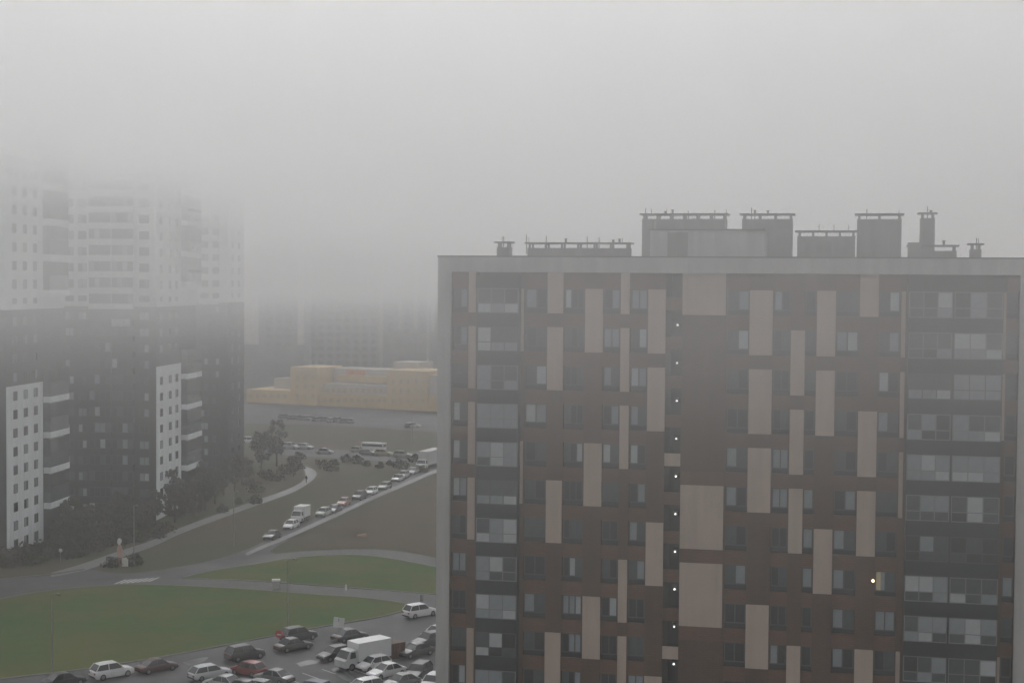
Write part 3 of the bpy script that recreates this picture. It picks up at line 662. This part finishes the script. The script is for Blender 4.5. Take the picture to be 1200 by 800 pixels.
TV = [(crown_mesh(1, 2.4, 2.6, 1500, .26, 0), limb_mesh(1, 2.6, 2.0), 4.6), (crown_mesh(2, 2.1, 3.0, 1300, .26, 1), limb_mesh(2, 2.8, 1.9), 5.0),
      (crown_mesh(3, 2.7, 2.2, 1300, .28, 2), limb_mesh(3, 2.2, 2.2), 3.9), (crown_mesh(4, 1.8, 3.4, 1300, .25, 0), limb_mesh(4, 3.0, 1.5), 5.6)]
SV = [crown_mesh(11, 1.5, 1.0, 500, .2, 0), crown_mesh(12, 1.3, .9, 500, .2, 1), crown_mesh(13, 1.7, .9, 500, .2, 2)]
def tree(u, v, s, label, group, var=None):
    cm, tm, zc = TV[random.randrange(4) if var is None else var]; p = G(u, v)
    o = empty('tree', (p.x, p.y, 0), random.uniform(0, 6.28), label, 'tree', group); o.scale = (s, s, s * random.uniform(.92, 1.08))
    put('trunk', tm, o, (0, 0, 0)); put('crown', cm, o, (0, 0, zc)); return o
def shrub(u, v, s, label, group):
    p = G(u, v); o = put('shrub', random.choice(SV), None, (p.x, p.y, .55 * s), random.uniform(0, 6.28)); o.scale = (s, s, s)
    return tag(o, label, 'shrub', group)
g1 = 'trees and shrubs at the foot of the stepped block'
for (u, v) in ((66, 652), (79, 650), (92, 645), (104, 648), (113, 637), (122, 641), (133, 630), (145, 634), (158, 625), (150, 618), (170, 618), (182, 612), (84, 636), (100, 630), (120, 624), (138, 615), (165, 606), (205, 612), (216, 604), (228, 606), (240, 598), (236, 590), (252, 590), (222, 594), (262, 580), (248, 578), (275, 575), (284, 566)):
    tree(u, v, random.uniform(.62, .95), 'dark leafy tree in the belt between the stepped block and the footpath', 'belt of trees below the stepped block')
tree(198, 603, 1.05, 'bushy dark tree standing before the white panel of the second step', 'single trees', 0)
tree(212, 605, .85, 'smaller dark tree at the right foot of the second white panel', 'single trees', 1)
tree(324, 546, 1.15, 'taller round-topped tree of the hazy pair left of the footpath end', 'single trees', 3)
tree(306, 549, 1.15, 'shorter tree of the hazy pair, nearer the stepped block', 'single trees', 0)
tree(344, 558, .7, 'low tree beside the bend of the footpath', 'single trees', 2)
for i in range(46):
    t = i / 45; u = 2 + 190 * t; v = 664 - 2 - (u / 190) ** 1.3 * 36 + random.uniform(-9, 4)
    shrub(u, v, random.uniform(.8, 1.6), 'low dark shrub in the border beside the footpath and stepped block', 'shrubs along the footpath')
for (u, v) in ((292, 570), (300, 577), (312, 560), (323, 563), (336, 555), (346, 550), (380, 548), (392, 545), (404, 541), (417, 543), (430, 546), (446, 548), (458, 545), (470, 549), (486, 541), (494, 553), (350, 538), (388, 552), (300, 590), (280, 590), (262, 600)):
    shrub(u, v, random.uniform(.7, 1.5), 'rust-brown or dark shrub on the rough ground by the service road', 'shrubs on the rough ground')
shrub(131, 664, .9, 'dark bush left of the orange and white roadside stand', 'shrubs by the stand'); shrub(155, 662, 1.0, 'dark bush right of the orange and white roadside stand', 'shrubs by the stand')

# ------------------------------------------------------------------ street furniture
def lamp_post(u, v, h, az, label):
    p = G(u, v); o = empty('street_lamp', (p.x, p.y, 0), az, label, 'street lamp', 'street lamps')
    MB().tube([(0, 0, 0), (0, 0, h * .5), (0, 0, h)], [.11, .085, .06], 8).build('pole', M_POLE, o)
    MB().tube([(0, 0, h - .02), (.5, 0, h + .25), (1.4, 0, h + .35)], .04, 6).build('arm', M_POLE, o)
    MB().box(1.3, 2.0, -.15, .15, h + .27, h + .42).build('lamp_head', M_CAP, o)
lamp_post(337, 741, 9, R(-50), 'grey street lamp rising from the lawn edge behind the dark car pair')
lamp_post(61, 793, 9, R(-50), 'grey street lamp at the lower left lawn edge')
lamp_post(157, 662, 9, R(-60), 'grey street lamp beside the footpath near the roadside stand')
lamp_post(274, 641, 9, R(-60), 'faint street lamp between footpath and queue road')
lamp_post(483, 520, 8, R(-60), 'hazy street lamp by the service road near the lorry')
p = G(323.5, 690); cab = empty('utility_cabinet', (p.x, p.y, 0.03), R(10), 'white utility cabinet with pale lid on the drive between the lawns', 'cabinet')
MB().box(-.5, .5, -.35, .35, 0, 1.15).build('body', mat('cabinet_grey', (.30, .30, .29), .6), cab); MB().box(-.58, .58, -.42, .42, 1.15, 1.38).build('lid', mat('lid_white', (.62, .62, .6), .6), cab)
MB().box(-.42, .42, -.37, -.35, .12, 1.05).build('door', mat('cabinet_door', (.36, .36, .35), .6), cab)
p = G(397, 746); sg = empty('board_sign', (p.x, p.y, 0.03), R(20), 'tilted pale square board on a post beside the dark saloon', 'sign')
MB().tube([(0, .05, 0), (0, .05, 2.2)], .05, 6).build('post', M_POLE, sg)
bo = MB().box(-.68, .68, -.03, .03, -.62, .62).build('board', mat('board_white', (.42, .43, .42), .6), sg, (0, 0, 1.75)); bo.rotation_euler = (R(-25), R(12), 0)
p = G(327, 757); sg = empty('round_road_sign', (p.x, p.y, 0.03), R(-15), 'round red sign with white centre at the left end of the dark pair', 'sign')
MB().tube([(0, .06, 0), (0, .06, 1.8)], .04, 6).build('post', M_POLE, sg)
MB().tube([(0, .02, 1.45), (0, -.03, 1.45)], .48, 20).build('disc', mat('sign_red', (.42, .04, .05), .5), sg); MB().box(-.25, .3, -.045, -.031, 1.32, 1.48).build('bar', mat('sign_white', (.6, .6, .6), .5), sg)
p = G(405.5, 692); bl = tag(MB().tube([(0, 0, 0), (0, 0, .75)], .16, 8).tube([(0, 0, .75), (0, 0, .9)], [.16, .05], 8).build('bollard', mat('bollard_white', (.5, .5, .5), .6), None, (p.x, p.y, .03)), 'small white bollard at the edge of the drive', 'bollard')
p = G(494, 705); bl2 = tag(MB().tube([(0, 0, 0), (0, 0, 1.0)], .2, 8).build('bollard', M_KERB, None, (p.x, p.y, .03)), 'pale bollard behind the white off-roader', 'bollard')
p = G(424, 629); tag(MB().loft([[(-.9, -.5, 0), (.9, -.3, 0), (.7, .5, 0), (-.8, .5, 0)], [(-.85, -.45, .4), (.8, -.28, .55), (.65, .45, .5), (-.7, .4, .35)]]).build('concrete_block', mat('tan_concrete', (.34, .24, .19), .9), None, (p.x, p.y, .05), R(20)), 'tan concrete slab lying in the brown grass', 'slab')
p = G(143, 663); st = empty('advertising_stand', (p.x, p.y, .03), R(-10), 'orange and white roadside advertising stand by the crossing', 'sign')
MB().tube([(-.1, 0, 0), (-.35, 0, 3.6)], .07, 6).build('mast', M_POLE, st)
MB().loft([[(-.75, -.05, 1.5), (.25, -.05, 1.5), (.25, .1, 1.5), (-.75, .1, 1.5)], [(-.85, -.05, 2.6), (.05, -.05, 2.5), (.05, .1, 2.5), (-.85, .1, 2.6)], [(-.55, -.05, 3.3), (-.2, -.05, 3.2), (-.2, .1, 3.2), (-.55, .1, 3.3)]]).build('banner', mat('banner_orange', (.40, .24, .17), .7), st)
MB().tube([(-.45, 0, 3.25), (-.42, 0, 3.6), (-.4, 0, 4.0), (-.4, 0, 4.2)], [.18, .34, .3, .08], 10).build('finial', mat('stand_white', (.50, .50, .47), .7), st)
MB().loft([[(.05, -.3, 0), (1.0, -.3, 0), (1.0, -.1, 0), (.05, -.1, 0)], [(.1, -.25, .7), (1.05, -.25, .9), (1.05, -.1, .9), (.1, -.1, .7)], [(.0, -.2, 1.25), (.75, -.2, 1.35), (.75, -.1, 1.35), (.0, -.1, 1.25)]]).build('lower_board', mat('stand_white', (.50, .50, .47)), st)
MB().box(-.6, .1, -.3, .2, 0.0, 1.3).build('pedestal', mat('stand_red', (.25, .11, .09), .8), st)
for (u, v, h, lb) in ((71, 658, 1.5, 'small pale globe light in the border near the white panel'), (93, 628, 2.4, 'pale globe light in the tree belt below the balconies')):
    p = G(u, v); o = empty('garden_light', (p.x, p.y, 0), 0, lb, 'lamp', 'garden lights')
    MB().tube([(0, 0, 0), (0, 0, h)], .05, 6).build('post', M_POLE, o); MB().tube([(0, 0, h), (0, 0, h + .15), (0, 0, h + .4), (0, 0, h + .55)], [.1, .28, .28, .1], 8).build('globe', mat('globe_white', (.5, .5, .48), .4), o)

# person on the footpath bend
def person(u, v, hd):
    p = G(u, v); pts = [((0, 0, .95), .15), ((0, 0, 1.2), .15), ((0, 0, 1.42), .16), ((.02, 0, 1.52), .065), ((.03, 0, 1.62), .10), ((.03, 0, 1.72), .09),
        ((.05, .10, .9), .10), ((.14, .11, .5), .075), ((.08, .11, .07), .05), ((.2, .11, .04), .04), ((-.03, -.10, .9), .10), ((-.06, -.11, .5), .075), ((-.22, -.11, .09), .05), ((-.1, -.11, .04), .04),
        ((0, .2, 1.4), .07), ((-.06, .26, 1.12), .05), ((.04, .27, .88), .04), ((0, -.2, 1.4), .07), ((.06, -.26, 1.12), .05), ((.18, -.26, .92), .04)]
    eg = [(0, 1), (1, 2), (2, 3), (3, 4), (4, 5), (0, 6), (6, 7), (7, 8), (8, 9), (0, 10), (10, 11), (11, 12), (12, 13), (2, 14), (14, 15), (15, 16), (2, 17), (17, 18), (18, 19)]
    me = bpy.data.meshes.new('person'); me.from_pydata([q[0] for q in pts], eg, []); o = put('person', me, None, (p.x, p.y, .04), R(hd))
    sk = o.modifiers.new('skin', 'SKIN'); o.modifiers.new('sub', 'SUBSURF').levels = 1
    for i, q in enumerate(pts): me.skin_vertices[0].data[i].radius = (q[1], q[1])
    me.skin_vertices[0].data[0].use_root = True; me.materials.append(mat('dark_clothing', (.03, .03, .035), .9))
    tag(o, 'person in dark clothes walking on the bend of the footpath', 'person')
person(359, 566, 230)

# ------------------------------------------------------------------ haze and low cloud
def volume(name, x, y0, y1, z0, z1, density, col=(1, 1, 1)):
    m = bpy.data.materials.new(name); m.use_nodes = True; t = m.node_tree; t.nodes.remove(t.nodes['Principled BSDF'])
    v = t.nodes.new('ShaderNodeVolumePrincipled'); v.inputs['Density'].default_value = density; v.inputs['Color'].default_value = (*col, 1); v.inputs['Anisotropy'].default_value = 0.5
    t.links.new(v.outputs[0], t.nodes['Material Output'].inputs['Volume'])
    return tag(MB().box(-x, x, y0, y1, z0, z1).build(name, m), kind='stuff')
volume('haze', 1500, -400, 2000, -1.5, 96, 0.00015, (.98, .98, .98))
for i, (z, d) in enumerate(((30, .0002), (34, .0008), (36.5, .0021), (39, .0017), (51, .0006), (53, .003), (55, .006), (57.5, .008), (60, .010))):
    volume('low_cloud', 1480 - i * 7, -390 + i * 7, 1980 - i * 7, z, 95 - i * .7, d, (.99, .99, .99))
